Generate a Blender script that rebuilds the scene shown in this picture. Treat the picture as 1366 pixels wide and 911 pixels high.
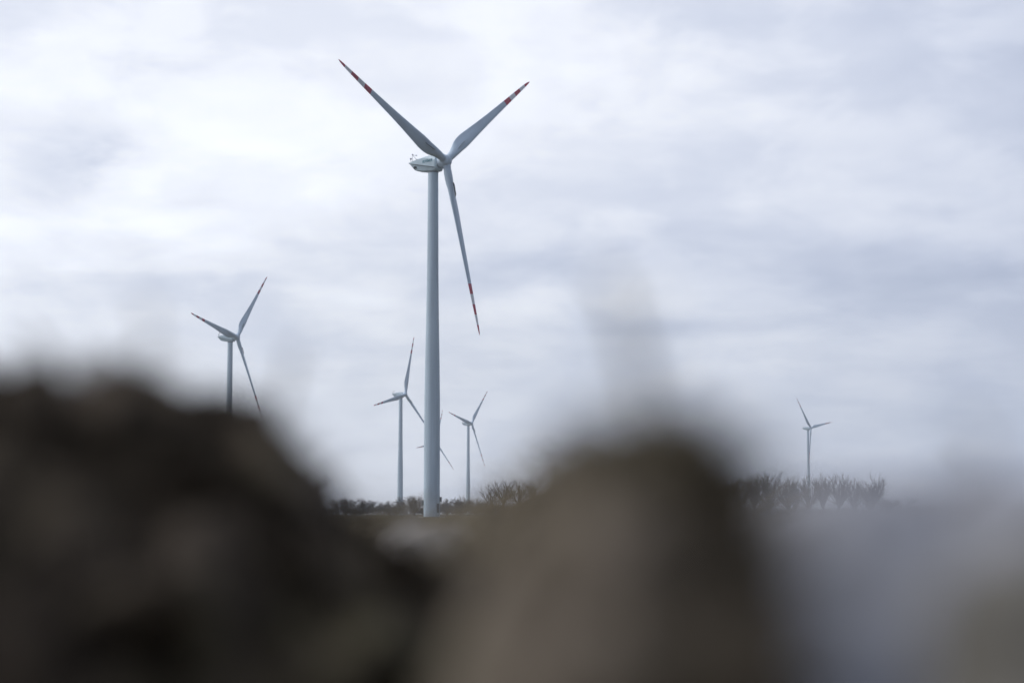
import bpy, math, random
from math import radians as R, sin, cos, pi, sqrt, exp
from mathutils import Vector, Matrix, noise

for o in list(bpy.data.objects): bpy.data.objects.remove(o)
S = bpy.context.scene
COL = S.collection

# ------------------------------------------------------------------ camera
LENS = 62.0
FPX = LENS * 1366 / 36.0            # focal length in photograph pixels
CXP, CYP, YH, CAM_H = 683.0, 455.5, 685.0, 1.0
PITCH = math.atan((YH - CYP) / FPX)
cam_d = bpy.data.cameras.new('camera')
cam = bpy.data.objects.new('camera', cam_d); COL.objects.link(cam)
cam.location = (0, 0, CAM_H); cam.rotation_euler = (pi / 2 + PITCH, 0, 0)
cam_d.sensor_width = 36.0; cam_d.lens = LENS
cam_d.clip_start = 0.02; cam_d.clip_end = 20000
cam_d.dof.use_dof = True
cam_d.dof.focus_distance = 520.0
cam_d.dof.aperture_fstop = 1.4
S.camera = cam

def at(px, py, Y):
    """point at forward distance Y seen at photograph pixel (px, py)"""
    u = (CYP - py) / FPX
    d = Vector(((px - CXP) / FPX, cos(PITCH) - u * sin(PITCH), sin(PITCH) + u * cos(PITCH)))
    return d * (Y / d.y) + Vector((0, 0, CAM_H))

# ------------------------------------------------------------------ light and exposure
SUN_AZ, SUN_EL = -78.0, 42.0        # azimuth from straight ahead (+ = right), elevation
W = bpy.data.worlds.new("World"); S.world = W; W.use_nodes = True
S.view_settings.view_transform = 'Standard'; S.view_settings.look = 'None'
S.view_settings.exposure = 0.0; S.view_settings.gamma = 1.0
S.view_settings.use_curve_mapping = False
sun_d = bpy.data.lights.new('sun', 'SUN'); sun_d.energy = 1.5; sun_d.angle = R(14); sun_d.color = (1.0, 0.97, 0.93)
sun = bpy.data.objects.new('sun', sun_d); COL.objects.link(sun)
_sd = Vector((sin(R(SUN_AZ)) * cos(R(SUN_EL)), cos(R(SUN_AZ)) * cos(R(SUN_EL)), sin(R(SUN_EL))))
sun.rotation_euler = _sd.to_track_quat('Z', 'Y').to_euler()

S.render.engine = 'CYCLES'
S.cycles.use_denoising = True
S.cycles.denoiser = 'OPENIMAGEDENOISE'
S.cycles.max_bounces = 6; S.cycles.diffuse_bounces = 3; S.cycles.glossy_bounces = 2
S.cycles.volume_bounces = 1; S.cycles.transparent_max_bounces = 6
S.cycles.filter_width = 1.6

class NT:
    """small helper to write node maths"""
    def __init__(s, tree): s.t = tree; s.n = tree.nodes; s.l = tree.links; s.n.clear()
    def new(s, typ, **kw):
        nd = s.n.new(typ)
        for k, v in kw.items(): setattr(nd, k, v)
        return nd
    def put(s, sock, v):
        if isinstance(v, bpy.types.NodeSocket): s.l.new(v, sock)
        else: sock.default_value = v
    def m(s, op, a, b=0.0, c=0.0, clamp=False):
        nd = s.new('ShaderNodeMath', operation=op, use_clamp=clamp)
        s.put(nd.inputs[0], a); s.put(nd.inputs[1], b)
        if op in ('MULTIPLY_ADD', 'SMOOTH_MIN', 'SMOOTH_MAX'): s.put(nd.inputs[2], c)
        return nd.outputs[0]
    def v(s, op, a, b=(0, 0, 0)):
        nd = s.new('ShaderNodeVectorMath', operation=op)
        s.put(nd.inputs[0], a)
        if op == 'SCALE': s.put(nd.inputs['Scale'], b)
        else: s.put(nd.inputs[1], b)
        return nd.outputs['Value' if op in ('DOT_PRODUCT', 'LENGTH') else 'Vector']
    def noise(s, vec, scale, detail=4.0, rough=0.5, dist=0.0):
        nd = s.new('ShaderNodeTexNoise'); s.put(nd.inputs['Vector'], vec)
        nd.inputs['Scale'].default_value = scale; nd.inputs['Detail'].default_value = detail
        nd.inputs['Roughness'].default_value = rough; nd.inputs['Distortion'].default_value = dist
        return nd.outputs['Fac']
    def rng(s, v, a, b, c, d, smooth=True):
        nd = s.new('ShaderNodeMapRange', interpolation_type='SMOOTHSTEP' if smooth else 'LINEAR')
        s.put(nd.inputs['Value'], v)
        for k, x in zip(('From Min', 'From Max', 'To Min', 'To Max'), (a, b, c, d)): nd.inputs[k].default_value = x
        return nd.outputs['Result']
    def mix(s, f, a, b, mode='MIX'):
        nd = s.new('ShaderNodeMix', data_type='RGBA', blend_type=mode)
        s.put(nd.inputs['Factor'], f); s.put(nd.inputs['A'], a); s.put(nd.inputs['B'], b)
        # colour sockets are the third A/B pair
        return nd
    def cmix(s, f, a, b, mode='MIX'):
        nd = s.new('ShaderNodeMix', data_type='RGBA', blend_type=mode)
        s.put(nd.inputs[0], f); s.put(nd.inputs[6], a); s.put(nd.inputs[7], b)
        return nd.outputs[2]

def rgba(c): return (c[0], c[1], c[2], 1.0)

def build_world():
    g = NT(W.node_tree)
    out = g.new('ShaderNodeOutputWorld'); bg = g.new('ShaderNodeBackground')
    g.l.new(bg.outputs[0], out.inputs[0])
    sky = g.new('ShaderNodeTexSky', sky_type='NISHITA', sun_disc=False)
    sky.sun_elevation = R(SUN_EL); sky.sun_rotation = R(SUN_AZ)
    sky.air_density = 1.4; sky.dust_density = 2.5
    d = g.new('ShaderNodeTexCoord').outputs['Generated']
    sep = g.new('ShaderNodeSeparateXYZ'); g.l.new(d, sep.inputs[0])
    X, Y, Z = sep.outputs
    az = g.m('ARCTAN2', X, Y); el = g.m('ARCSINE', Z)
    # cloud layer seen in perspective: direction projected on a flat layer overhead
    k = g.m('DIVIDE', 1.0, g.m('ADD', g.m('MAXIMUM', Z, 0.0), 0.17))
    cb = g.new('ShaderNodeCombineXYZ'); g.put(cb.inputs[0], g.m('MULTIPLY', X, k)); g.put(cb.inputs[1], g.m('MULTIPLY', Y, k)); cb.inputs[2].default_value = 3.7
    P = cb.outputs[0]
    n1 = g.noise(P, 1.3, 5.0, 0.52, 0.15)
    n2 = g.noise(g.v('ADD', P, (7.3, 2.1, 0.0)), 4.2, 5.0, 0.52, 0.2)
    n3 = g.noise(g.v('ADD', P, (1.3, 9.1, 4.0)), 0.55, 3.0, 0.5, 0.0)
    ca = g.new('ShaderNodeCombineXYZ'); g.put(ca.inputs[0], az); g.put(ca.inputs[1], g.m('MULTIPLY', el, 1.9)); ca.inputs[2].default_value = 8.1
    n4 = g.noise(ca.outputs[0], 13.0, 4.0, 0.5, 0.3)
    lump = g.m('MULTIPLY', g.rng(n4, 0.36, 0.62, 0.0, 1.0), 0.13)
    base = g.m('ADD', g.m('MULTIPLY', n1, 0.55), g.m('MULTIPLY', n2, 0.45))
    cloud = g.rng(base, 0.34, 0.66, 0.0, 1.0)
    # softly wandering edges for the larger cloud banks
    w1 = g.m('MULTIPLY', g.m('SUBTRACT', n2, 0.5), 0.10)
    w2 = g.m('MULTIPLY', g.m('SUBTRACT', n1, 0.5), 0.05)
    azw = g.m('ADD', az, w1); elw = g.m('ADD', el, w2)
    tot = None
    for (px, py, sx, sy, amp) in CLOUDS:
        p = at(px, py, 100.0) - Vector((0, 0, CAM_H)); p.normalize()
        a0 = math.atan2(p.x, p.y); e0 = math.asin(p.z)
        qa = g.m('MULTIPLY', g.m('SUBTRACT', azw, a0), FPX / sx)
        qe = g.m('MULTIPLY', g.m('SUBTRACT', elw, e0), FPX / sy)
        r2 = g.m('ADD', g.m('MULTIPLY', qa, qa), g.m('MULTIPLY', qe, qe))
        e = g.m('MULTIPLY', g.m('EXPONENT', g.m('MULTIPLY', r2, -1.0)), amp)
        tot = e if tot is None else g.m('ADD', tot, e)
    lum = g.m('ADD', g.m('ADD', g.m('ADD', g.m('MULTIPLY', cloud, CL_NOISE * 0.75), CL_BASE), tot), lump)
    # brighter around the veiled sun, heavier cloud away from it
    sd = g.v('DOT_PRODUCT', d, (-0.63, 0.39, 0.669))
    glow = g.rng(sd, -0.55, 1.0, SKY_FAR, 1.15)
    # frame direction stays unaffected: normalise by the value straight ahead
    lum = g.m('MULTIPLY', lum, glow)
    up = g.rng(el, 0.0, 0.30, HOR_DIM, 1.0)
    lum = g.m('MULTIPLY', lum, up)
    tint = g.cmix(g.rng(lum, 0.52, 0.98, 0.0, 1.0, False), rgba((0.78, 0.887, 1.185)), rgba((0.952, 0.982, 1.07)))
    sc = g.new('ShaderNodeVectorMath', operation='SCALE'); g.l.new(tint, sc.inputs[0]); g.put(sc.inputs['Scale'], g.m('MULTIPLY', lum, 10.0))
    cover = g.rng(n3, 0.3, 0.6, 0.90, 0.97)
    colr = g.cmix(cover, sky.outputs[0], sc.outputs[0])
    g.l.new(colr, bg.inputs[0]); bg.inputs[1].default_value = 0.1

CLOUDS = [  # photograph pixel, spread, brightness added (large banks of cloud in the sky dome)
    (300, 130, 330, 150, 0.02), (683, 410, 1000, 75, -0.05), (330, 372, 420, 14, -0.07), (1000, 340, 260, 14, -0.05), (480, 60, 300, 110, 0.05), (640, 170, 260, 120, 0.08), (340, 250, 140, 50, 0.05),
    (90, 218, 95, 42, -0.30), (20, 60, 120, 60, -0.05), (90, 390, 170, 28, -0.10), (560, 345, 260, 24, -0.13), (720, 352, 120, 18, -0.06),
    (890, 418, 190, 18, -0.17), (1250, 375, 190, 24, -0.13), (1340, 120, 120, 260, -0.03), (1050, 150, 300, 160, 0.03),
    (900, 90, 260, 40, 0.05), (1000, 450, 330, 22, 0.03), (500, 390, 300, 16, 0.05), (780, 390, 130, 20, 0.05), (200, 290, 120, 25, 0.05), (560, 660, 520, 55, -0.10),
]
CL_BASE, CL_NOISE, SKY_FAR, HOR_DIM = 0.82, 0.22, 0.18, 1.15
build_world()

# ------------------------------------------------------------------ object helpers
def link(name, me, mat=None, parent=None):
    o = bpy.data.objects.new(name, me); COL.objects.link(o)
    if mat is not None and me is not None and not me.materials:
        for m_ in (mat if isinstance(mat, (list, tuple)) else [mat]): me.materials.append(m_)
    if parent is not None: o.parent = parent
    return o
def tag(o, label=None, cat=None, group=None, kind=None):
    if label: o['label'] = label
    if cat: o['category'] = cat
    if group: o['group'] = group
    if kind: o['kind'] = kind
    return o
def empty(name, loc, rz=0.0):
    o = bpy.data.objects.new(name, None); COL.objects.link(o)
    o.location = loc; o.rotation_euler = (0, 0, rz); o.empty_display_size = 0.5
    return o

class MB:
    """collects vertices and faces for one mesh"""
    def __init__(s): s.v = []; s.f = []; s.mi = []
    def face(s, idx, mi=0): s.f.append(tuple(idx)); s.mi.append(mi)
    def ring_loft(s, rings, mi=0, cap0=True, cap1=True, mis=None):
        n = len(rings[0]); b = len(s.v)
        for r in rings: s.v.extend([tuple(p) for p in r])
        for i in range(len(rings) - 1):
            q = mis[i] if mis else mi
            for j in range(n):
                k = (j + 1) % n
                s.face((b + i * n + j, b + i * n + k, b + (i + 1) * n + k, b + (i + 1) * n + j), q)
        if cap0: s.face([b + j for j in range(n)][::-1], mis[0] if mis else mi)
        if cap1: s.face([b + (len(rings) - 1) * n + j for j in range(n)], mis[-1] if mis else mi)
    def tube(s, p0, p1, r0, r1, n=8, mi=0, caps=True):
        p0 = Vector(p0); p1 = Vector(p1); d = (p1 - p0)
        if d.length < 1e-9: return
        d.normalize(); a = d.orthogonal().normalized(); c = d.cross(a)
        ring = lambda p, r: [p + (a * cos(2 * pi * i / n) + c * sin(2 * pi * i / n)) * r for i in range(n)]
        s.ring_loft([ring(p0, r0), ring(p1, r1)], mi, caps, caps)
    def chain(s, pts, rad, n=6, mi=0):
        pts = [Vector(p) for p in pts]; rings = []
        a = (pts[1] - pts[0]).normalized().orthogonal().normalized()
        for i, p in enumerate(pts):
            d = (pts[min(i + 1, len(pts) - 1)] - pts[max(i - 1, 0)]).normalized()
            a = (a - d * a.dot(d)).normalized(); c = d.cross(a)
            rings.append([p + (a * cos(2 * pi * k / n) + c * sin(2 * pi * k / n)) * rad[i] for k in range(n)])
        s.ring_loft(rings, mi)
    def box(s, c, h, mi=0, bev=0.0):
        x, y, z = c; a, b, d = h
        if bev <= 0:
            r = lambda zz: [(x - a, y - b, zz), (x + a, y - b, zz), (x + a, y + b, zz), (x - a, y + b, zz)]
            s.ring_loft([r(z - d), r(z + d)], mi)
        else:
            def r(zz, e):
                A, B = a - e, b - e; g_ = bev
                return [(x - A + g_, y - B, zz), (x + A - g_, y - B, zz), (x + A, y - B + g_, zz), (x + A, y + B - g_, zz),
                        (x + A - g_, y + B, zz), (x - A + g_, y + B, zz), (x - A, y + B - g_, zz), (x - A, y - B + g_, zz)]
            s.ring_loft([r(z - d, bev), r(z - d + bev, 0), r(z + d - bev, 0), r(z + d, bev)], mi)
    def mesh(s, name, smooth=True, angle=None):
        me = bpy.data.meshes.new(name); me.from_pydata(s.v, [], s.f)
        me.polygons.foreach_set('material_index', s.mi)
        me.polygons.foreach_set('use_smooth', [smooth] * len(s.f)); me.update()
        if angle is not None: me.set_sharp_from_angle(angle=angle)
        return me

# ------------------------------------------------------------------ materials
def mat(name, build):
    m = bpy.data.materials.new(name); m.use_nodes = True
    g = NT(m.node_tree); out = g.new('ShaderNodeOutputMaterial'); b = g.new('ShaderNodeBsdfPrincipled')
    g.l.new(b.outputs[0], out.inputs[0]); build(g, b); return m
def bump(g, b, h, strength, dist):
    n = g.new('ShaderNodeBump'); n.inputs['Strength'].default_value = strength; n.inputs['Distance'].default_value = dist
    g.put(n.inputs['Height'], h); g.l.new(n.outputs[0], b.inputs['Normal'])
def paint(name, col, rough=0.45, var=0.10, stretch=(1, 1, 1), scale=0.5):
    def f(g, b):
        co = g.v('MULTIPLY', g.new('ShaderNodeTexCoord').outputs['Object'], stretch)
        n = g.noise(co, scale, 6.0, 0.6)
        k = g.rng(n, 0.25, 0.75, 1 - var, 1 + var * 0.4)
        c = g.new('ShaderNodeVectorMath', operation='SCALE'); c.inputs[0].default_value = col; g.put(c.inputs['Scale'], k)
        g.l.new(c.outputs[0], b.inputs['Base Color'])
        g.put(b.inputs['Roughness'], g.rng(n, 0.2, 0.8, rough - 0.08, rough + 0.12))
        b.inputs['Specular IOR Level'].default_value = 0.35
    return mat(name, f)
WHITE = (0.50, 0.61, 0.70)
M_TOWER = paint('tower_paint', WHITE, 0.5, 0.18, (1, 1, 0.05), 0.8)
M_BLADE = paint('blade_paint', (0.50, 0.615, 0.73), 0.4, 0.16, (1, 1, 0.2), 0.7)
M_RED = paint('red_paint', (0.52, 0.03, 0.07), 0.45, 0.25, (1, 1, 0.4), 0.9)
M_BAND = paint('white_band_paint', (0.78, 0.79, 0.82), 0.4, 0.10, (1, 1, 0.4), 0.9)
M_NAC = paint('nacelle_paint', (0.49, 0.60, 0.66), 0.42, 0.12, (1, 1, 1), 0.45)
M_DARK = paint('dark_rubber', (0.05, 0.065, 0.08), 0.55, 0.3, (1, 1, 1), 1.0)
M_TEAL = paint('teal_lettering', (0.05, 0.20, 0.25), 0.5, 0.1)
M_GREY = paint('grey_steel', (0.18, 0.2, 0.22), 0.5, 0.2, (1, 1, 1), 2.0)
M_CONC = paint('foundation_concrete', (0.36, 0.34, 0.31), 0.9, 0.3, (1, 1, 1), 1.5)

def soil(name, c0, c1, c2, scale=9.0, warm=0.0):
    def f(g, b):
        co = g.new('ShaderNodeTexCoord').outputs['Object']
        n1 = g.noise(co, scale, 8.0, 0.62, 0.4); n2 = g.noise(co, scale * 0.33, 4.0, 0.5, 0.6); n3 = g.noise(co, scale * 6, 5.0, 0.7)
        a = g.cmix(g.rng(n1, 0.35, 0.68, 0, 1), rgba(c0), rgba(c1))
        a = g.cmix(g.rng(n2, 0.50, 0.68, 0, 1), a, rgba(c2))
        g.l.new(a, b.inputs['Base Color']); b.inputs['Roughness'].default_value = 0.95
        b.inputs['Specular IOR Level'].default_value = 0.15
        bump(g, b, g.m('ADD', n1, g.m('MULTIPLY', n3, 0.5)), 0.8, 0.02)
    return mat(name, f)
M_SOIL_DARK = soil('dark_wet_soil', (0.012, 0.009, 0.006), (0.122, 0.096, 0.072), (0.092, 0.080, 0.048), 15.0)
M_SOIL_BROWN = soil('brown_soil', (0.095, 0.076, 0.056), (0.27, 0.227, 0.184), (0.17, 0.147, 0.103), 15.0)
M_SOIL_MID = soil('trodden_soil', (0.050, 0.042, 0.033), (0.20, 0.172, 0.14), (0.11, 0.096, 0.065), 5.0)
M_SOIL_FLANK = soil('grassy_soil', (0.028, 0.022, 0.018), (0.15, 0.126, 0.102), (0.085, 0.071, 0.053), 9.0)
M_SOIL_EDGE = soil('grey_soil', (0.13, 0.12, 0.10), (0.26, 0.245, 0.22), (0.19, 0.175, 0.13), 12.0)
M_STONE = soil('pale_stone', (0.34, 0.344, 0.372), (0.46, 0.465, 0.505), (0.39, 0.388, 0.396), 16.0)
M_RUBBLE = soil('light_rubble', (0.26, 0.24, 0.215), (0.46, 0.43, 0.40), (0.2, 0.18, 0.15), 5.0)

def f_ground(g, b):
    co = g.new('ShaderNodeTexCoord').outputs['Object']
    n1 = g.noise(co, 0.02, 6.0, 0.6); n2 = g.noise(co, 0.9, 7.0, 0.65); n3 = g.noise(g.v('MULTIPLY', co, (0.15, 1, 1)), 0.06, 4.0, 0.6)
    a = g.cmix(g.rng(n2, 0.3, 0.7, 0, 1), rgba((0.060, 0.052, 0.036)), rgba((0.115, 0.094, 0.062)))
    a = g.cmix(g.rng(n1, 0.42, 0.62, 0, 1), a, rgba((0.078, 0.074, 0.042)))
    a = g.cmix(g.rng(n3, 0.50, 0.64, 0, 0.7), a, rgba((0.12, 0.088, 0.060)))
    g.l.new(a, b.inputs['Base Color']); b.inputs['Roughness'].default_value = 1.0; b.inputs['Specular IOR Level'].default_value = 0.05
    bump(g, b, n2, 0.7, 0.15)
M_GROUND = mat('field_soil_and_grass', f_ground)

def plantmat(name, c0, c1, scale=3.0):
    def f(g, b):
        co = g.new('ShaderNodeTexCoord').outputs['Object']; n = g.noise(co, scale, 4.0, 0.6)
        g.l.new(g.cmix(g.rng(n, 0.35, 0.65, 0, 1), rgba(c0), rgba(c1)), b.inputs['Base Color'])
        b.inputs['Roughness'].default_value = 0.9; b.inputs['Specular IOR Level'].default_value = 0.1
    return mat(name, f)
M_BARK = plantmat('bark', (0.055, 0.045, 0.038), (0.10, 0.085, 0.07), 0.8)
M_TWIG = plantmat('twigs', (0.060, 0.045, 0.040), (0.11, 0.085, 0.07), 0.5)
M_TWIG_GREY = plantmat('grey_twigs', (0.085, 0.075, 0.062), (0.14, 0.12, 0.10), 0.5)
M_STRAW = plantmat('dry_straw', (0.17, 0.14, 0.095), (0.30, 0.26, 0.19), 12.0)
M_STRAW_DULL = plantmat('dull_straw', (0.08, 0.065, 0.045), (0.17, 0.145, 0.10), 14.0)
M_WEED = plantmat('dead_weed', (0.060, 0.048, 0.036), (0.11, 0.088, 0.062), 20.0)
M_RUST = plantmat('rusty_weed', (0.11, 0.05, 0.038), (0.17, 0.085, 0.06), 9.0)

# ------------------------------------------------------------------ the ground: one sheet to the horizon
def sstep(a, b, x):
    t = max(0.0, min(1.0, (x - a) / (b - a))); return t * t * (3 - 2 * t)
def terrain(x, y):
    r = sqrt(x * x + y * y)
    z = 0.60 * (1 - sstep(5.0, 17.0, r))
    z += 0.05 * noise.fractal(Vector((x * 0.8, y * 0.8, 1.7)), 1.0, 2.0, 4) * (1 - sstep(25, 60, r))
    z += 0.10 * noise.noise(Vector((x * 0.03, y * 0.03, 5.2))) * sstep(20, 60, r)
    return z
def build_ground():
    NR, NA = 150, 288; v = [(0, 0, terrain(0, 0))]; f = []
    for i in range(NR):
        r = 0.25 * (4800 / 0.25) ** (i / (NR - 1))
        for j in range(NA):
            a = 2 * pi * j / NA; x, y = r * sin(a), r * cos(a); v.append((x, y, terrain(x, y)))
    for j in range(NA): f.append((0, 1 + (j + 1) % NA, 1 + j))
    for i in range(NR - 1):
        for j in range(NA):
            k = (j + 1) % NA
            f.append((1 + i * NA + j, 1 + i * NA + k, 1 + (i + 1) * NA + k, 1 + (i + 1) * NA + j))
    me = bpy.data.meshes.new('ground'); me.from_pydata(v, [], f); me.polygons.foreach_set('use_smooth', [True] * len(f)); me.update()
    if me.polygons[5].normal.z < 0: me.flip_normals()
    tag(link('ground', me, M_GROUND), 'flat brown and green winter field reaching to the horizon', kind='structure')
build_ground()

# ------------------------------------------------------------------ haze in the air
def build_haze():
    m = bpy.data.materials.new('haze_air'); m.use_nodes = True
    g = NT(m.node_tree); out = g.new('ShaderNodeOutputMaterial'); pv = g.new('ShaderNodeVolumePrincipled')
    pv.inputs['Color'].default_value = (0.82, 0.90, 1.0, 1); pv.inputs['Density'].default_value = HAZE
    pv.inputs['Anisotropy'].default_value = 0.55
    g.l.new(pv.outputs[0], out.inputs['Volume'])
    b = MB(); b.box((0, 0, 150), (5000, 5000, 151.6)); o = link('haze', b.mesh('haze', False), m)
    tag(o, 'thin pale winter haze over the field', kind='stuff')
HAZE = 0.00016
build_haze()

# ------------------------------------------------------------------ wind turbines
BR, TILT, CONE = 46.0, R(5), R(2.5)
HUBZ, OVER = 91.7, 4.2          # hub height, hub in front of tower axis
def lerp_tab(t, tab):
    for (a, va), (b, vb) in zip(tab, tab[1:]):
        if t <= b: return va + (vb - va) * (t - a) / (b - a)
    return tab[-1][1]
CHORD = [(0, 1.9), (.05, 1.95), (.09, 2.35), (.14, 3.15), (.19, 3.62), (.23, 3.66), (.3, 3.3), (.4, 2.75), (.5, 2.3), (.6, 1.95), (.7, 1.62), (.8, 1.32), (.9, 1.0), (.96, .72), (.985, .45), (1, .08)]
THICK = [(0, 1.0), (.05, .96), (.1, .70), (.15, .48), (.2, .36), (.3, .28), (.5, .22), (.8, .18), (1, .16)]
TWIST = [(0, 14), (.2, 13), (.3, 9), (.5, 4.5), (.7, 1.5), (1, -1)]
BAND = [.705, .764, .823, .882, .941]
PITCH_B = 4.0
def blade_mesh():
    b = MB(); NS = 28
    ts = sorted(set([0.022 + (1 - 0.022) * i / 60 for i in range(61)] + BAND + [.985, .993]))
    rings = []
    for t in ts:
        c = lerp_tab(t, CHORD); th = lerp_tab(t, THICK); tw = R(lerp_tab(t, TWIST) + PITCH_B)
        circ = max(0.0, min(1.0, 1 - (t - .04) / .13)); circ = circ * circ * (3 - 2 * circ)
        ring = []
        for i in range(NS):
            u = 2 * pi * i / NS
            # airfoil: x from leading edge (0) to trailing edge (1)
            x = 0.5 - 0.5 * cos(u); yt = 5 * th * (0.2969 * sqrt(max(x, 0)) - 0.126 * x - 0.3516 * x * x + 0.2843 * x ** 3 - 0.1036 * x ** 4)
            yy = yt if u <= pi else -yt * 0.75
            ax, ay = (0.32 - x) * c, yy * c
            cx_, cy_ = 0.5 * c * cos(u) , 0.5 * c * sin(u)
            # suction side faces downwind (+Y); leading edge is +X
            px = ax * (1 - circ) + cx_ * circ; py = ay * (1 - circ) + cy_ * circ
            X = px * cos(tw) + py * sin(tw); Y = -px * sin(tw) + py * cos(tw)
            ring.append((X, Y - 1.2 * t * t * 0.5, t * BR))
        rings.append(ring)
    mis = []
    for a, c in zip(ts, ts[1:]):
        m_ = (a + c) / 2
        mis.append(1 if (BAND[0] < m_ < BAND[1] or BAND[2] < m_ < BAND[3] or m_ > BAND[4]) else (2 if m_ > BAND[0] else 0))
    b.ring_loft(rings, mis=mis); return b.mesh('blade', True, R(50))
def spoiler_mesh():
    b = MB(); rings = []
    for i in range(13):
        t = .125 + .085 * i / 12
        c = lerp_tab(t, CHORD); tw = R(lerp_tab(t, TWIST) + PITCH_B); h = 0.20 * min(1, i / 2, (12 - i) / 2) + 0.02
        rings.append([(x * cos(tw) + y * sin(tw), -x * sin(tw) + y * cos(tw), t * BR) for x, y in
                      ((-.36 * c + 0.9 - .03, -.17 * c - .25 * (1 - i / 12)), (-.36 * c + 0.9 + .03, -.17 * c - .25 * (1 - i / 12)), (-.36 * c + 0.9 + .025, -.2 * c - h - .35 * (1 - i / 12)), (-.36 * c + 0.9 - .025, -.2 * c - h - .35 * (1 - i / 12)))])
    b.ring_loft(rings); return b.mesh('root_spoiler', False)
def collar_mesh():
    b = MB(); N = 28
    prof = [(0.8, .99), (1.2, .99), (1.2, 1.06), (1.62, 1.06), (1.62, 1.0), (1.70, 1.0), (1.7, 1.05), (1.86, 1.05), (1.86, .9)]
    b.ring_loft([[(r * cos(2 * pi * i / N), r * sin(2 * pi * i / N), z) for i in range(N)] for z, r in prof]); return b.mesh('blade_collar', True, R(30))
def hub_mesh():
    # spinner, axis along -Y (nose at -Y)
    b = MB(); N = 36
    prof = [(1.9, 1.3), (1.75, 1.5), (1.1, 1.62), (.4, 1.66), (-.35, 1.62), (-.75, 1.48), (-1.05, 1.22), (-1.25, .9), (-1.36, .5), (-1.4, .15)]
    b.ring_loft([[(r * cos(-2 * pi * i / N), y, r * sin(-2 * pi * i / N)) for i in range(N)] for y, r in prof[::-1]]); return b.mesh('hub', True, R(40))
TOWER = [(0, 2.08), (2.5, 2.07), (18, 2.04), (30, 2.0), (40, 1.85), (50, 1.66), (61, 1.50), (75, 1.42), (89.3, 1.33)]
def tower_mesh(prof=TOWER):
    b = MB(); N = 40
    b.ring_loft([[(r * cos(2 * pi * i / N), r * sin(2 * pi * i / N), z) for i in range(N)] for z, r in prof]); return b.mesh('tower', True, R(50))
def flange_mesh():
    b = MB(); N = 40; r = 1.50
    b.ring_loft([[(q * cos(2 * pi * i / N), q * sin(2 * pi * i / N), z) for i in range(N)] for z, q in ((60.9, r - .05), (60.9, r + .035), (61.1, r + .035), (61.1, r - .05))]); return b.mesh('flange', False)
def flange_low_mesh():
    b = MB(); N = 40; r = 1.85
    b.ring_loft([[(q * cos(2 * pi * i / N), q * sin(2 * pi * i / N), z) for i in range(N)] for z, q in ((39.9, r - .05), (39.9, r + .03), (40.08, r + .03), (40.08, r - .05))]); return b.mesh('flange', False)
NS_ = [  # distance behind hub centre, top z, crease z, bottom z, half width, lower half width, shoulder z
    (1.9, 1.30, -1.50, -1.90, 1.30, 1.10, .20), (2.4, 1.60, -1.60, -2.30, 1.70, 1.45, .35), (4.5, 1.75, -1.12, -2.42, 1.80, 1.50, .92), (6.2, 1.58, -.74, -2.20, 1.80, 1.45, 1.28),
    (8.7, 1.15, -.18, -1.82, 1.74, 1.35, 1.02), (9.5, 1.0, .0, -1.5, 1.70, 1.30, .88), (10.3, .85, .2, -.75, 1.6, 1.25, .75), (11.0, .70, .46, .1, 1.5, 1.3, .62), (11.4, .62, .55, .42, 1.4, 1.3, .59)]
def nacelle_mesh():
    b = MB(); rings = []
    for s, zt, zc, zb, w, wl, zm in NS_:
        rings.append([(-w, s, zc + .04), (-w * .98, s, zm), (-w * .72, s, zt), (w * .72, s, zt), (w * .98, s, zm), (w, s, zc + .04), (w * .965, s, zc - .05), (wl, s, zb + min(.25, (zc - zb) * .2)), (wl * .82, s, zb), (-wl * .82, s, zb), (-wl, s, zb + min(.25, (zc - zb) * .2)), (-w * .965, s, zc - .05)])
    b.ring_loft([r[::-1] for r in rings]); return b.mesh('nacelle', True, R(22))
def seam_mesh():
    b = MB()
    for sx in (-1, 1):
        pts = [(sx * (w * .985 + .02), s, zc - .0) for s, zt, zc, zb, w, wl, zm in NS_[1:-2]]
        b.chain(pts, [.07] * len(pts), 6)
    return b.mesh('seam_rail', True)
def mast_mesh():
    b = MB(); y = 10.1; z = .75
    b.tube((-1.3, y, z), (-1.15, y + .15, z + 1.95), .055, .045, 6); b.tube((-.1, y - .9, z + .2), (-1.05, y + .1, z + 1.75), .05, .045, 6)
    b.tube((-1.15, y + .15, z + 1.85), (-.4, y - .5, z + 1.75), .045, .045, 6)
    b.box((-1.15, y + .15, z + 1.98), (.16, .16, .10), bev=.03); b.box((-.4, y - .5, z + 1.8), (.2, .14, .09), bev=.03)
    return b.mesh('weather_mast', True, R(40))
def lamp_mesh():
    b = MB(); N = 14; c = Vector((-1.45, 10.55, 1.55))
    prof = [(-.95, .05), (-.3, .05), (-.24, .05), (-.2, .17), (-.06, .25), (.08, .25), (.2, .16), (.25, .05)]
    b.ring_loft([[(c.x + r * cos(2 * pi * i / N), c.y + r * sin(2 * pi * i / N), c.z + z) for i in range(N)] for z, r in prof]); return b.mesh('warning_lamp', True)
def beacon_mesh():
    b = MB(); b.box((-1.2, 8.7, 1.15), (.13, .16, .14), bev=.03); return b.mesh('beacon', True, R(40))
def vent_mesh():
    b = MB()
    for sx in (-1,):
        b.box((-1.5, 9.0, -.9), (.06, .56, .3))
        for i in range(3): b.box((sx * (1.56 - .05 * i), 9.0, -.72 - .17 * i), (.1, .5, .05))
    return b.mesh('vent', False)
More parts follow.
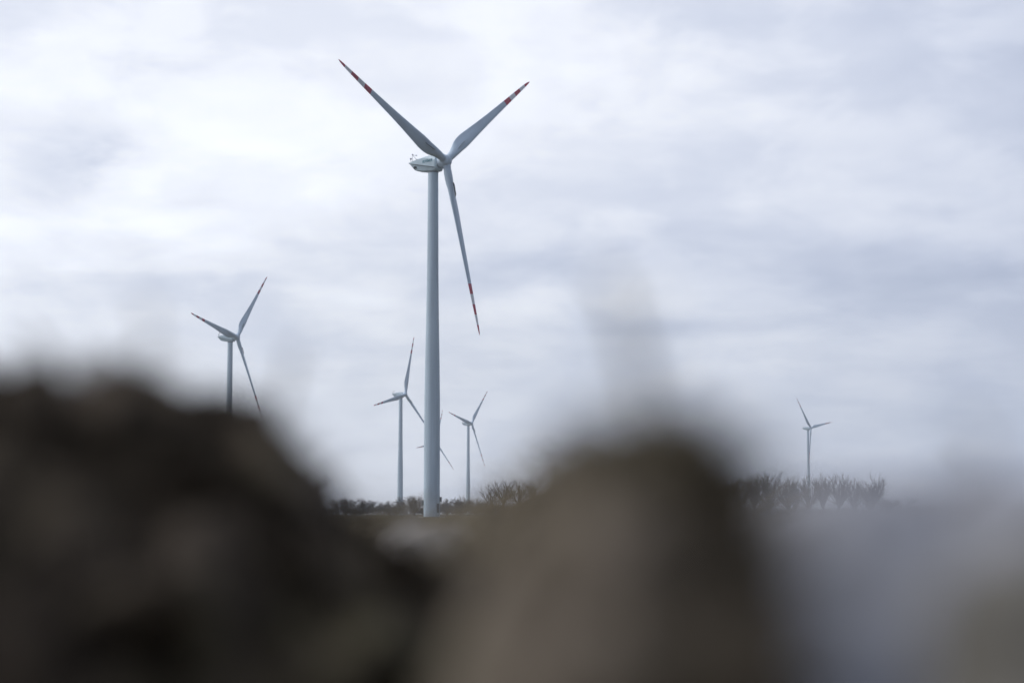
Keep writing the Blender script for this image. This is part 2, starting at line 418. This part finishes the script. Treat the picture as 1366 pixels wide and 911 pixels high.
def bearing_mesh():
    b = MB(); N = 36
    b.ring_loft([[(r * cos(2 * pi * i / N), r * sin(2 * pi * i / N), z) for i in range(N)] for z, r in ((89.0, 1.25), (89.0, 1.37), (89.6, 1.37), (89.6, 1.25))]); return b.mesh('yaw_bearing', True, R(40))
def neck_mesh():
    b = MB(); N = 32
    b.ring_loft([[(r * cos(-2 * pi * i / N), y, r * sin(-2 * pi * i / N)) for i in range(N)] for y, r in ((1.5, 1.25), (2.25, 1.35))]); return b.mesh('neck_ring', True, R(40))
def letter_mesh():
    # block capitals on the nacelle's flank (+X side), strokes as thin raised bars; x = along, y = up
    G = {'R': [((0, 0), (0, 1)), ((0, 1), (.55, 1)), ((.55, 1), (.55, .5)), ((.55, .5), (0, .5)), ((.2, .5), (.6, 0))],
         'E': [((0, 0), (0, 1)), ((0, 1), (.55, 1)), ((0, .5), (.45, .5)), ((0, 0), (.55, 0))],
         'P': [((0, 0), (0, 1)), ((0, 1), (.55, 1)), ((.55, 1), (.55, .48)), ((.55, .48), (0, .48))],
         'O': [((0, 0), (0, 1)), ((0, 1), (.6, 1)), ((.6, 1), (.6, 0)), ((.6, 0), (0, 0))],
         'W': [((0, 1), (.2, 0)), ((.2, 0), (.4, .8)), ((.4, .8), (.6, 0)), ((.6, 0), (.8, 1))]}
    b = MB(); H_ = .60
    for sx in (-1,):
        adv = 0.0
        for ch in 'REPOWER':
            for (x0, y0), (x1, y1) in G[ch]:
                p, q = [], []
                for (x, y), L in (((x0, y0), p), ((x1, y1), q)):
                    L.append((adv + x) * H_ * .92); L.append(y * H_)
                s_of = lambda u: (6.3 - u) if sx < 0 else (3.1 + u)
                def P3(u, w):
                    s = s_of(u); hw = lerp_tab(s, [(a[0], a[4]) for a in NS_])
                    z = -0.12 + w + .07 * (6.3 - s)
                    return Vector((sx * (hw * .993 + .012), s, z))
                A, B = P3(*p), P3(*q); d = (B - A)
                if d.length < 1e-6: continue
                d.normalize(); nrm = Vector((sx, 0, 0)); t_ = d.cross(nrm).normalized() * .045; e = nrm * .012
                A2, B2 = A - d * .045, B + d * .045
                b.ring_loft([[A2 - t_ - e, A2 + t_ - e, A2 + t_ + e, A2 - t_ + e], [B2 - t_ - e, B2 + t_ - e, B2 + t_ + e, B2 - t_ + e]])
            adv += (1.02 if ch == 'W' else .80)
    return b.mesh('lettering', False)
def door_mesh():
    b = MB(); b.box((0, -2.07, 2.4), (.5, .06, 1.15), bev=.02); return b.mesh('door', False)
def stairs_mesh():
    b = MB()
    for i in range(6): b.box((0, -2.5 - .26 * (5 - i), .2 * (i + 1)), (.5, .14, .03))
    for sx in (-.52, .52):
        b.tube((sx, -3.9, .05), (sx, -2.4, 1.25), .04, .04, 6); b.tube((sx, -3.9, 1.0), (sx, -2.4, 2.2), .025, .025, 6)
        b.tube((sx, -3.9, .05), (sx, -3.9, 1.0), .025, .025, 6); b.tube((sx, -2.4, 1.2), (sx, -2.4, 2.2), .025, .025, 6)
    return b.mesh('stairs', False)
def plinth_mesh():
    b = MB(); N = 40
    b.ring_loft([[(r * cos(2 * pi * i / N), r * sin(2 * pi * i / N), z) for i in range(N)] for z, r in ((-.3, 3.4), (.16, 3.4), (.22, 3.3))]); return b.mesh('plinth', False)
def sidebox_mesh(ang, z0, z1, w):
    b = MB(); r = 2.07
    b.box((0, 0, 0), (.28, w, (z1 - z0) / 2), bev=.04)
    Mx = Matrix.Rotation(ang, 4, 'Z') @ Matrix.Translation((r + .22, 0, (z0 + z1) / 2))
    b.v = [tuple(Mx @ Vector(p)) for p in b.v]; return b.mesh('control_box', False)

TM = dict(blade=blade_mesh(), spoiler=spoiler_mesh(), collar=collar_mesh(), hub=hub_mesh(), tower=tower_mesh(), flange=flange_mesh(), flange_low=flange_low_mesh(), nacelle=nacelle_mesh(), seam=seam_mesh(),
          mast=mast_mesh(), lamp=lamp_mesh(), vent=vent_mesh(), beacon=beacon_mesh(), bearing=bearing_mesh(), neck=neck_mesh(), letter=letter_mesh(), door=door_mesh(), stairs=stairs_mesh(), plinth=plinth_mesh())

def turbine(base, yaw, phase, hubz, label, near):
    t = empty('wind_turbine', base, yaw)
    tag(t, label, 'wind turbine', 'white wind turbines standing across the field')
    dz = hubz - HUBZ
    tw = link('tower', TM['tower'], M_TOWER, t); tw.scale.z = 1 + dz / 89.3
    if near:
        link('flange', TM['flange'], M_TOWER, tw); link('flange', TM['flange_low'], M_TOWER, tw)
        link('door', TM['door'], M_GREY, tw); link('stairs', TM['stairs'], M_GREY, tw)
        link('control_box', sidebox_mesh(pi - yaw, 3.1, 4.3, .32), M_GREY, tw)
        link('control_box', sidebox_mesh(-yaw, 3.9, 5.2, .32), M_GREY, tw)
    link('plinth', TM['plinth'], M_CONC, t)
    y0 = -OVER                       # hub centre in the turbine's own frame is (0, -OVER, hubz)
    rot = Matrix.Rotation(-TILT, 4, 'X')   # nose up
    shaft = Matrix.Translation((0, y0, hubz)) @ rot
    nac = link('nacelle', TM['nacelle'], M_NAC, t); nac.location = (0, y0, hubz)
    link('seam_rail', TM['seam'], M_DARK, nac); link('neck_ring', TM['neck'], M_DARK, nac)
    link('weather_mast', TM['mast'], M_GREY, nac); link('warning_lamp', TM['lamp'], M_DARK, nac)
    if near:
        link('lettering', TM['letter'], M_TEAL, nac); link('vent', TM['vent'], M_DARK, nac); link('beacon', TM['beacon'], M_DARK, nac)
    yb = link('yaw_bearing', TM['bearing'], M_GREY, t); yb.location.z = dz
    hub = link('hub', TM['hub'], M_BLADE, t); hub.matrix_local = shaft
    for k in range(3):
        a = phase + k * 2 * pi / 3
        # blade up = +Z, clockwise seen from upwind (-Y): turn about Y
        bm_ = shaft @ Matrix.Rotation(a, 4, 'Y') @ Matrix.Rotation(CONE, 4, 'X')
        bl = link('blade', TM['blade'], [M_BLADE, M_RED, M_BAND], t); bl.matrix_local = bm_
        link('root_spoiler', TM['spoiler'], M_DARK, bl); link('blade_collar', TM['collar'], M_BLADE, bl)
    return t

TURB = [  # hub position, yaw, phase, label
    ((-17.1, 448.9, 91.6), 53.2, 52.6, 'large white wind turbine with red banded blades, the tallest and nearest of all', True),
    ((-143.8, 918.0, 92.9), 65.9, 39.7, 'white wind turbine whose tower foot is hidden by the dark earth mound', False),
    ((-79.3, 1309.0, 89.3), 58.2, 16.2, 'white wind turbine beside the tallest one, with one blade pointing almost straight up', False),
    ((-40.7, 1783.0, 91.8), 58.4, 41.4, 'slim white wind turbine standing between the tallest tower and the tall bare trees', False),
    ((-98.2, 2288.0, 92.6), 54.3, 19.4, 'faraway wind turbine hidden by the tallest tower except for its blade tips', False),
    ((361.2, 2132.0, 104.0), 48.6, 79.4, 'small faraway wind turbine rising behind the row of pollarded trees', False),
]
for (h, yaw, ph, lab, near) in TURB:
    a = R(yaw)
    bx, by = h[0] - sin(a) * OVER, h[1] + cos(a) * OVER
    turbine((bx, by, terrain(bx, by)), a, R(ph), h[2] - terrain(bx, by), lab, near)

# ------------------------------------------------------------------ bare winter trees
def tree_meshes(seed, H, style):
    rnd = random.Random(seed); tr = MB(); cr = MB()
    def rv(s): return Vector((rnd.uniform(-s, s), rnd.uniform(-s, s), rnd.uniform(-s, s)))
    P = dict(round=(.13, .62, 5, .9), tall=(.30, .50, 4, 1.15), fan=(.16, .40, 4, 1.1), bush=(.04, .7, 4, .8))[style]
    def grow(p, d, L, r, depth):
        n = 4 if depth < 2 else 3; pts = [p]; rad = [r]; q = p.copy(); dd = d.copy()
        for i in range(n):
            dd = (dd + rv(.16) + Vector((0, 0, .10 if style != 'round' else .02))).normalized(); q = q + dd * (L / n); pts.append(q.copy()); rad.append(r * (1 - .55 * (i + 1) / n))
        (tr if depth < 1 else cr).chain(pts, rad, 7 if depth == 0 else (5 if depth < 3 else 3))
        if depth >= P[2] - 1: return
        k = {0: 7, 1: 6, 2: 7 if style != 'fan' else 6, 3: 6}.get(depth, 5)
        for c in range(k):
            f = (0.12 if depth else .55) + (.88 if depth else .45) * (c + rnd.random()) / k
            i = min(int(f * n), n - 1); u = f * n - i; s = pts[i].lerp(pts[i + 1], min(u, 1.0))
            ang = P[1] * rnd.uniform(.6, 1.4); ax = dd.cross(rv(1)).normalized()
            nd = (Matrix.Rotation(ang, 3, ax) @ (pts[i + 1] - pts[i]).normalized()).normalized()
            if nd.z < -.1: nd.z *= .3; nd.normalize()
            grow(s, nd, L * rnd.uniform(.38, .70) * (1.2 - .45 * f), max(r * (1 - .5 * f) * .55, .032), depth + 1)
    if style in ('fan', 'tall', 'round'):
        th = H * P[0]
        tr.chain([(0, 0, -.3), (0, 0, th * .15), (rnd.uniform(-.1, .1), 0, th * .6), (0, rnd.uniform(-.1, .1), th)], [H * .034, H * .026, H * .022, H * .02], 9)
        nl = {'fan': 14, 'tall': 7, 'round': 15}[style]
        for c in range(nl):
            a = 2 * pi * (c + rnd.random() * .6) / nl
            sp = {'fan': rnd.uniform(.1, .85), 'tall': rnd.uniform(.1, .8), 'round': rnd.uniform(.1, 1.4)}[style]
            d = Vector((cos(a) * sin(sp), sin(a) * sin(sp), cos(sp)))
            L = {'fan': .50, 'tall': .50, 'round': .50}[style] * H * rnd.uniform(.85, 1.1)
            grow(Vector((0, 0, th * rnd.uniform(.85, .99))), d, L, H * .0135, 1)
    else:
        for c in range(12):
            a = rnd.random() * 2 * pi; sp = rnd.uniform(.1, .9)
            p = Vector((cos(a), sin(a), 0)) * rnd.uniform(0, .25) * H
            (tr if c < 1 else cr).chain([p + Vector((0, 0, -.2)), p + Vector((0, 0, .06 * H))], [.07, .05], 5)
            grow(p + Vector((0, 0, .04 * H)), Vector((cos(a) * sin(sp), sin(a) * sin(sp), cos(sp))), H * .55 * rnd.uniform(.7, 1.1), .05, 1)
    zmax = max(p[2] for p in cr.v); k = H / zmax
    for b in (tr, cr): b.v = [(x * k, y * k, z * k) for x, y, z in b.v]
    return tr.mesh('trunk'), cr.mesh('crown')
TREES = {}
for st, n, H in (('round', 3, 13), ('tall', 3, 18), ('fan', 5, 14), ('bush', 2, 6)):
    TREES[st] = [(tree_meshes(100 * n + 7 * i + len(st), H, st), H) for i in range(n)]
rt = random.Random(5)
def tree(st, i, px, ytop, Y, label, group, name='bare_tree', m=None, wide=1.0):
    (tm, cm), H = TREES[st][i % len(TREES[st])]
    x = (px - CXP) / FPX * Y / cos(PITCH) * (cos(PITCH) ** 2 + 0) ** .5
    p = at(px, ytop, Y); base = terrain(p.x, Y)
    o = empty(name, (p.x, Y, base), rt.uniform(0, 6.28)); s = (p.z - base) / H; o.scale = (s * wide, s * wide, s)
    tag(o, label, 'shrub' if st == 'bush' else 'tree', group)
    link('trunk', tm, M_BARK, o); link('crown', cm, m or M_TWIG, o)
    return o
GL = 'bare trees along the field edge'
for a in [
    ('tall', 1, 408, 628, 700, 'bare tree whose top pokes out over the right slope of the dark mound'),
    ('round', 0, 462, 663, 800, 'rounded dark tree half hidden by the slope of the dark earth mound'),
    ('round', 1, 490, 662, 780, 'broad dark bare tree at the left end of the tree line by the mound'),
    ('round', 2, 519, 667, 1000, 'low hazy tree left of the tower with the upright blade'),
    ('round', 0, 553, 660, 800, 'round crowned dark tree between the two towers'),
    ('round', 2, 597, 664, 810, 'small dark tree touching the right side of the tallest tower'),
    ('round', 1, 614, 659, 790, 'dark dense tree just left of the slim tower'),
    ('round', 2, 636, 664, 980, 'hazy low tree just right of the slim tower'),
    ('tall', 0, 655, 645, 850, 'leaning bare tree, first of the tall trees right of the slim tower'),
    ('tall', 2, 672, 638, 830, 'tall bare tree with wide forked crown, second right of the slim tower'),
    ('tall', 1, 692, 637, 820, 'tall bare tree with blurred lower trunk, third right of the slim tower'),
    ('tall', 0, 712, 636, 830, 'tall bare tree fading behind the blurred brown mound'),
]:
    tree(*a, GL, wide=1.6 if a[0] == 'round' else 1.35)
GR = 'pollarded trees in the row on the right'
for i, (px, yt, w, lab) in enumerate([
    (962, 634, 1.0, 'leftmost pollarded tree of the row, half lost behind the brown mound'),
    (985, 630, 1.0, 'pollarded tree emerging from the blur of the brown mound'),
    (1006, 627, .9, 'dark pollarded tree with dense twigs near the left end of the row'),
    (1026, 626, 1.0, 'darkest twiggy pollarded tree left of the gap in the row'),
    (1051, 628, .8, 'narrow pollarded tree left of the faraway turbine tower'),
    (1060, 629, .7, 'slender pollarded tree squeezed beside the narrow one left of the turbine'),
    (1078, 629, .9, 'pollarded tree directly in front of the faraway turbine tower'),
    (1097, 627, .9, 'open pollarded tree just right of the faraway turbine tower'),
    (1119, 629, .9, 'brownish full pollarded tree midway between turbine and row end'),
    (1139, 631, .8, 'small pollarded tree beside the wide one ending the row'),
    (1163, 625, 1.15, 'widest pollarded tree, standing at the right end of the row'),
]):
    tree('fan', (i * 7) % 5, px, yt + (0, 1.5, -1, .5, 2, -.5)[i % 6], 800 + (i * 37) % 60, lab, GR, m=M_TWIG_GREY, wide=w * 1.22)
GB = 'hedgerow shrubs along the foot of the tree line'
i = 0
for (px, yt, Y, lab) in [(475, 674, 800, 'low dark shrub under the left trees beside the dark mound'), (528, 675, 900, 'shrub touching the tower with the upright blade'),
        (571, 674, 850, 'shrub just left of the tallest tower foot'), (626, 673, 850, 'shrub at the foot of the slim tower'), (644, 671, 1000, 'tall shrub left of the leaning bare tree'),
        (662, 672, 1000, 'shrub between the first two tall bare trees'), (682, 671, 980, 'shrub between the second and third tall bare trees'), (703, 670, 980, 'shrub behind the third tall bare tree'),
        (1180, 662, 760, 'low shrub past the right end of the pollarded row'), (606, 675, 900, 'small shrub between the tallest tower and the slim tower')]:
    tree('bush', i, px, yt, Y, lab, GB, 'hedge_shrub', M_TWIG, 2.2); i += 1

def far_woods():
    rnd = random.Random(3); b = MB()
    for i in range(5200):
        px = rnd.uniform(-300, 1700); Y = rnd.uniform(1830, 2060)
        x = (px - CXP) / FPX * Y; h = 9 + 6 * noise.noise(Vector((px * .013, 1.1, 0))) + 3 * noise.noise(Vector((px * .09, 4, 0)))
        z1 = h * rnd.uniform(.55, 1.0); z0 = rnd.uniform(0, z1 * .5); dx = rnd.uniform(-1.6, 1.6)
        b.tube((x, Y, z0), (x + dx, Y + rnd.uniform(-1, 1), z1), rnd.uniform(.5, 1.1), .12, 3, caps=False)
    o = link('far_woods', b.mesh('far_woods'), M_TWIG)
    tag(o, 'low hazy far wood along the horizon behind the turbines', 'woods', kind='stuff')
far_woods()

# ------------------------------------------------------------------ the heaps of earth close to the lens
def heap(name, outline, Y, front, back, matl, label, cat, seed, amp=0.02, nx=150, ny=90, foot=0.45, yamp=0.0, ext=0.12):
    """a ridge of earth whose crest passes the outlined photograph points at distance Y, with real depth before and behind"""
    pts = [at(px, py, Y) for px, py in outline]
    x0, x1 = pts[0].x - ext, pts[-1].x + ext
    tab = [(x0, foot)] + [(p.x, p.z) for p in pts] + [(x1, foot)]
    v = []; f = []; off = Vector((seed * 3.1, seed * 1.7, seed * 0.9))
    for j in range(ny + 1):
        t = j / ny; y = Y - front + (front + back) * t
        for i in range(nx + 1):
            x = x0 + (x1 - x0) * i / nx
            crest = lerp_tab(x, tab) - foot
            s = (y - Y) / (front if y < Y else back)
            sh = max(0.0, 1 - abs(s) ** 1.7)
            edge = min(1, (x - x0) / (ext * .9), (x1 - x) / (ext * .9)); edge = max(0, edge)
            q = Vector((x, y, crest * sh)) + off
            nz = noise.fractal(q * 9, 1.0, 2.0, 3) * amp * .55 + noise.fractal(q * 22, 1.0, 2.0, 4) * amp * .55
            dn = noise.noise(q * 16) ; nz += abs(dn) * amp * .5
            z = foot + crest * sh * (edge ** .5) + nz * min(1, 3 * sh + .15)
            v.append((x + noise.noise(q * 20 + Vector((9, 0, 0))) * amp * .5, y + noise.noise(q * 20 + Vector((0, 9, 0))) * amp * .5 - (noise.noise(q * 8 + Vector((4, 0, 2))) + .6 * noise.noise(q * 18 + Vector((1, 7, 0)))) * yamp * min(1, 2 * sh), z))
    for j in range(ny):
        for i in range(nx):
            a = j * (nx + 1) + i; f.append((a, a + 1, a + nx + 2, a + nx + 1))
    # skirt and underside so that the heap is a closed body
    n0 = len(v); rim = [i for i in range(nx + 1)] + [(j + 1) * (nx + 1) - 1 for j in range(1, ny + 1)] + [ny * (nx + 1) + i for i in range(nx - 1, -1, -1)] + [j * (nx + 1) for j in range(ny - 1, 0, -1)]
    for r_ in rim: v.append((v[r_][0], v[r_][1], foot - .12))
    m_ = len(rim)
    for k in range(m_): f.append((rim[k], n0 + k, n0 + (k + 1) % m_, rim[(k + 1) % m_]))
    f.append(tuple(n0 + k for k in range(m_)))
    me = bpy.data.meshes.new(name); me.from_pydata(v, [], f); me.polygons.foreach_set('use_smooth', [True] * len(f)); me.update()
    o = link(name, me, matl); tag(o, label, cat); return o

HEAP_DARK = [(-420, 560), (-200, 540), (-60, 526), (30, 518), (100, 510), (175, 516), (230, 536), (281, 560), (330, 590), (369, 616), (430, 666), (474, 702), (527, 750), (590, 796), (660, 832), (750, 860), (860, 900), (980, 960)]
heap('earth_mound', HEAP_DARK, 1.5, .70, .7, M_SOIL_DARK, 'large blurred mound of nearly black earth filling the lower left', 'mound', 2, .045, yamp=.12, ext=.2, nx=220, ny=140)
HEAP_BROWN = [(590, 970), (632, 890), (658, 820), (682, 758), (698, 690), (724, 636), (762, 600), (818, 580), (870, 575), (922, 580), (965, 596), (988, 632), (1002, 684), (1010, 744), (1016, 810), (1028, 885), (1040, 960)]
heap('earth_mound', HEAP_BROWN, .90, .38, .36, M_SOIL_BROWN, 'blurred brown earth mound with a weed stalk, right of the centre', 'mound', 5, .026, ext=.10, yamp=.04, nx=200, ny=130)
STONE = [(985, 900), (992, 770), (1006, 680), (1045, 646), (1180, 638), (1290, 634), (1400, 634), (1520, 655), (1640, 720)]
heap('boulder', STONE, 1.06, .34, .40, M_STONE, 'blurred pale blue grey boulder filling the lower right corner', 'boulder', 8, .014, yamp=.018, ext=.03)
HEAP_MID = [(300, 770), (400, 740), (480, 728), (540, 724), (600, 720), (660, 712), (720, 706), (800, 706), (900, 712), (1000, 720), (1120, 740)]
heap('earth_mound', HEAP_MID, 5.2, 2.4, 2.2, M_SOIL_MID, 'low mound of trodden soil and straw, below the tallest tower', 'mound', 11, .030, nx=200, ny=120, foot=.5, ext=.7)

HEAP_FLANK = [(470, 930), (540, 850), (590, 778), (632, 716), (676, 686), (722, 664), (770, 650), (820, 644), (880, 660), (960, 720), (1040, 800)]
heap('earth_mound', HEAP_FLANK, 2.6, .85, 1.0, M_SOIL_FLANK, 'grassy brown mound behind the one carrying the thick weed stalk', 'mound', 14, .04, foot=.5, yamp=.10, ext=.25, nx=220, ny=140)
HEAP_EDGE = [(1265, 900), (1285, 815), (1308, 765), (1340, 742), (1390, 732), (1450, 736), (1520, 770), (1600, 860)]
heap('earth_mound', HEAP_EDGE, .68, .12, .12, M_SOIL_EDGE, 'greyish brown mound at the right edge in front of the pale boulder', 'mound', 17, .014, foot=.5, yamp=.03, ext=.025)

# ------------------------------------------------------------------ stones, straw and weeds on the heaps
def rock_mesh(seed, r, flat=.7):
    import bmesh
    bm = bmesh.new(); bmesh.ops.create_icosphere(bm, subdivisions=4, radius=1.0); off = Vector((seed * 2.3, 1.1, seed))
    for w in bm.verts:
        p = w.co.copy(); k = 1 + .38 * noise.noise(p * 1.2 + off) + .16 * noise.noise(p * 3 + off) + .06 * noise.noise(p * 9 + off)
        w.co = Vector((p.x * k * 1.2, p.y * k, p.z * k * flat)) * r
    me = bpy.data.meshes.new('stone'); bm.to_mesh(me); bm.free(); me.polygons.foreach_set('use_smooth', [True] * len(me.polygons)); return me
GS = 'pale stones lying on the trodden soil mound'
for i, (px, py, Y, r, lab) in enumerate([
    (572, 742, 3.9, .085, 'largest pale blurred stone lying below the tallest tower'),
    (610, 722, 4.6, .06, 'pale blurred stone right behind the largest one'),
    (628, 768, 3.6, .055, 'pale blurred stone low on the slope right of the largest one'),
    (540, 716, 4.9, .05, 'small pale blurred stone on the crest left of the largest one')]):
    o = link('stone', rock_mesh(i + 3, r), M_RUBBLE); o.location = at(px, py, Y); o.rotation_euler = (.3 * i, .2, 1.1 * i); tag(o, lab, 'stone', GS)

def straw():
    rnd = random.Random(9); b = MB()
    for i in range(1400):
        Y = rnd.uniform(3.0, 5.6); px = rnd.uniform(380, 1060)
        p = at(px, 700, Y)
        # rest on the mound: reuse its crest profile roughly
        tab = [(at(a, c, 5.2).x, at(a, c, 5.2).z) for a, c in HEAP_MID]
        cr_ = lerp_tab(max(tab[0][0], min(tab[-1][0], p.x)), tab) - .5
        s = (Y - 5.2) / (2.4 if Y < 5.2 else 2.2); z = .5 + cr_ * max(0, 1 - abs(s) ** 1.7)
        a = rnd.uniform(.2, 1.0); L = rnd.uniform(.10, .32)
        d = Vector((cos(a) * .8, rnd.uniform(-.5, .5), rnd.uniform(.1, .7))).normalized()
        q = Vector((p.x, Y, z - .01)); m1 = q + d * L * .5 + Vector((0, 0, .02)); e = q + d * L + Vector((rnd.uniform(-.03, .03), 0, -.03))
        k_ = 2.2 if i % 3 == 0 else 1.0
        b.chain([q, m1, e], [.0035 * k_, .003 * k_, .0012 * k_], 3)
    tag(link('dry_straw', b.mesh('dry_straw'), M_STRAW), 'dry straw scattered over the trodden soil mound', 'straw', kind='stuff')
straw()

def weed(name, foot, tip, r, label, group, seed, m=M_WEED, sprigs=10, bend=.02):
    rnd = random.Random(seed); foot = Vector(foot); tip = Vector(tip); b = MB(); L = (tip - foot).length
    n = 10; side = Vector((bend, bend * .5, 0)); pts = []; rad = []
    for i in range(n + 1):
        t = i / n; pts.append(foot.lerp(tip, t) + side * sin(pi * t)); rad.append(r * (1 - .45 * t))
    b.chain(pts, rad, 8); o = link(name, b.mesh('weed_stem'), m); tag(o, label, 'weed', group)
    s = MB()
    for k in range(sprigs):
        t = .35 + .65 * (k + rnd.random()) / sprigs; i = min(int(t * n), n - 1); p = pts[i].lerp(pts[i + 1], t * n - i)
        a = rnd.uniform(0, 2 * pi); d = Vector((cos(a), sin(a), rnd.uniform(.6, 1.6))).normalized(); l = L * rnd.uniform(.08, .2)
        q = p + d * l; s.chain([p, p.lerp(q, .6) + Vector((0, 0, -.002)), q], [r * .22, r * .2, r * .12], 4)
        s.chain([q, q + d * l * .2, q + d * l * .34], [r * .2, r * .42, r * .08], 5)
    link('seed_heads', s.mesh('seed_heads'), m, o)
GW = 'dead weeds standing on the blurred earth mounds'
weed('weed_stalk', at(892, 700, .98), at(815, 372, .98), .0054, 'thick dead weed stalk standing tall on the brown mound', GW, 1, sprigs=6, bend=.003)
weed('weed_stalk', at(915, 650, .92), at(898, 525, .92), .0032, 'short weed stalk right of the thick one on the brown mound', GW, 2)
weed('weed_stalk', at(770, 660, .92), at(742, 555, .92), .0032, 'low weed stalk on the left slope of the brown mound', GW, 3)
weed('weed_stalk', at(180, 560, 1.2), at(192, 405, 1.2), .0026, 'dead weed stalk on top of the dark mound, left of the hidden tower', GW, 4, bend=.006)
weed('weed_stalk', at(350, 620, 1.45), at(388, 470, 1.45), .0034, 'dead weed stalk on the dark mound below the hanging blade', GW, 5, bend=.004)
weed('weed_stalk', at(40, 540, 1.45), at(30, 440, 1.45), .0024, 'short weed stalk near the left end of the dark mound', GW, 6)
weed('weed_stalk', at(1255, 660, .92), at(1285, 570, .92), .0030, 'thin weed stalk behind the pale boulder', GW, 7)

def tuft(name, c, n, h, spread, m, label, group, seed, r=.004):
    rnd = random.Random(seed); b = MB(); c = Vector(c)
    for i in range(n):
        a = rnd.uniform(0, 2 * pi); rr = rnd.uniform(0, spread); p = c + Vector((cos(a) * rr, sin(a) * rr, -.02)); l = h * rnd.uniform(.5, 1.0)
        d = Vector((cos(a) * rnd.uniform(0, .6), sin(a) * rnd.uniform(0, .6), 1)).normalized()
        b.chain([p, p + d * l * .6, p + d * l + Vector((cos(a), sin(a), -.3)) * l * .15], [r, r * .8, r * .3], 3)
    tag(link(name, b.mesh(name), m), label, 'weeds', group)
p = at(575, 694, 13.0)
tuft('weed_tuft', (p.x, 13.0, terrain(p.x, 13.0)), 420, max(.12, p.z + .02 - terrain(p.x, 13.0)), .09, M_RUST, 'small reddish tuft of dead weeds at the foot of the tallest tower', None, 1, .006)

def dry_grass(outline, Y, front, n, hmax, m, label, seed, r=.0012, foot=.45):
    rnd = random.Random(seed); b = MB(); pts = [at(px, py, Y) for px, py in outline]
    tab = [(p.x, p.z) for p in pts]; x0, x1 = tab[0][0], tab[-1][0]
    cl = [(rnd.uniform(x0, x1), rnd.uniform(-.75, .35)) for _ in range(max(8, n // 40))]
    for i in range(n):
        cx_, cs = cl[rnd.randrange(len(cl))]
        x = cx_ + rnd.gauss(0, .022); sy = cs + rnd.gauss(0, .06)
        if not (x0 < x < x1): continue
        y = Y + sy * front; z = foot + (lerp_tab(x, tab) - foot) * max(0, 1 - abs(sy) ** 1.7) - .012
        h = hmax * rnd.uniform(.35, 1.0); a = rnd.uniform(0, 2 * pi); d = Vector((cos(a) * .45 + .2, sin(a) * .45, 1)).normalized()
        p = Vector((x, y, z)); q = p + d * h * .55; e = q + (d + Vector((cos(a) * .7, sin(a) * .7, -.5))) * h * .4
        b.chain([p, q, e], [r, r * .9, r * .3], 3)
    tag(link('dry_grass', b.mesh('dry_grass'), m), label, 'grass', kind='stuff')
dry_grass(HEAP_DARK, 1.5, .70, 3600, .075, M_WEED, 'dead brown grass growing over the dark mound', 21, r=.0014)
dry_grass(HEAP_BROWN, .90, .38, 2400, .048, M_STRAW_DULL, 'dull dead grass growing over the mound with the weed stalk', 22, r=.0012)
dry_grass(HEAP_FLANK, 2.6, .85, 2600, .14, M_STRAW, 'pale dead grass growing over the grassy mound', 23, r=.0016, foot=.5)
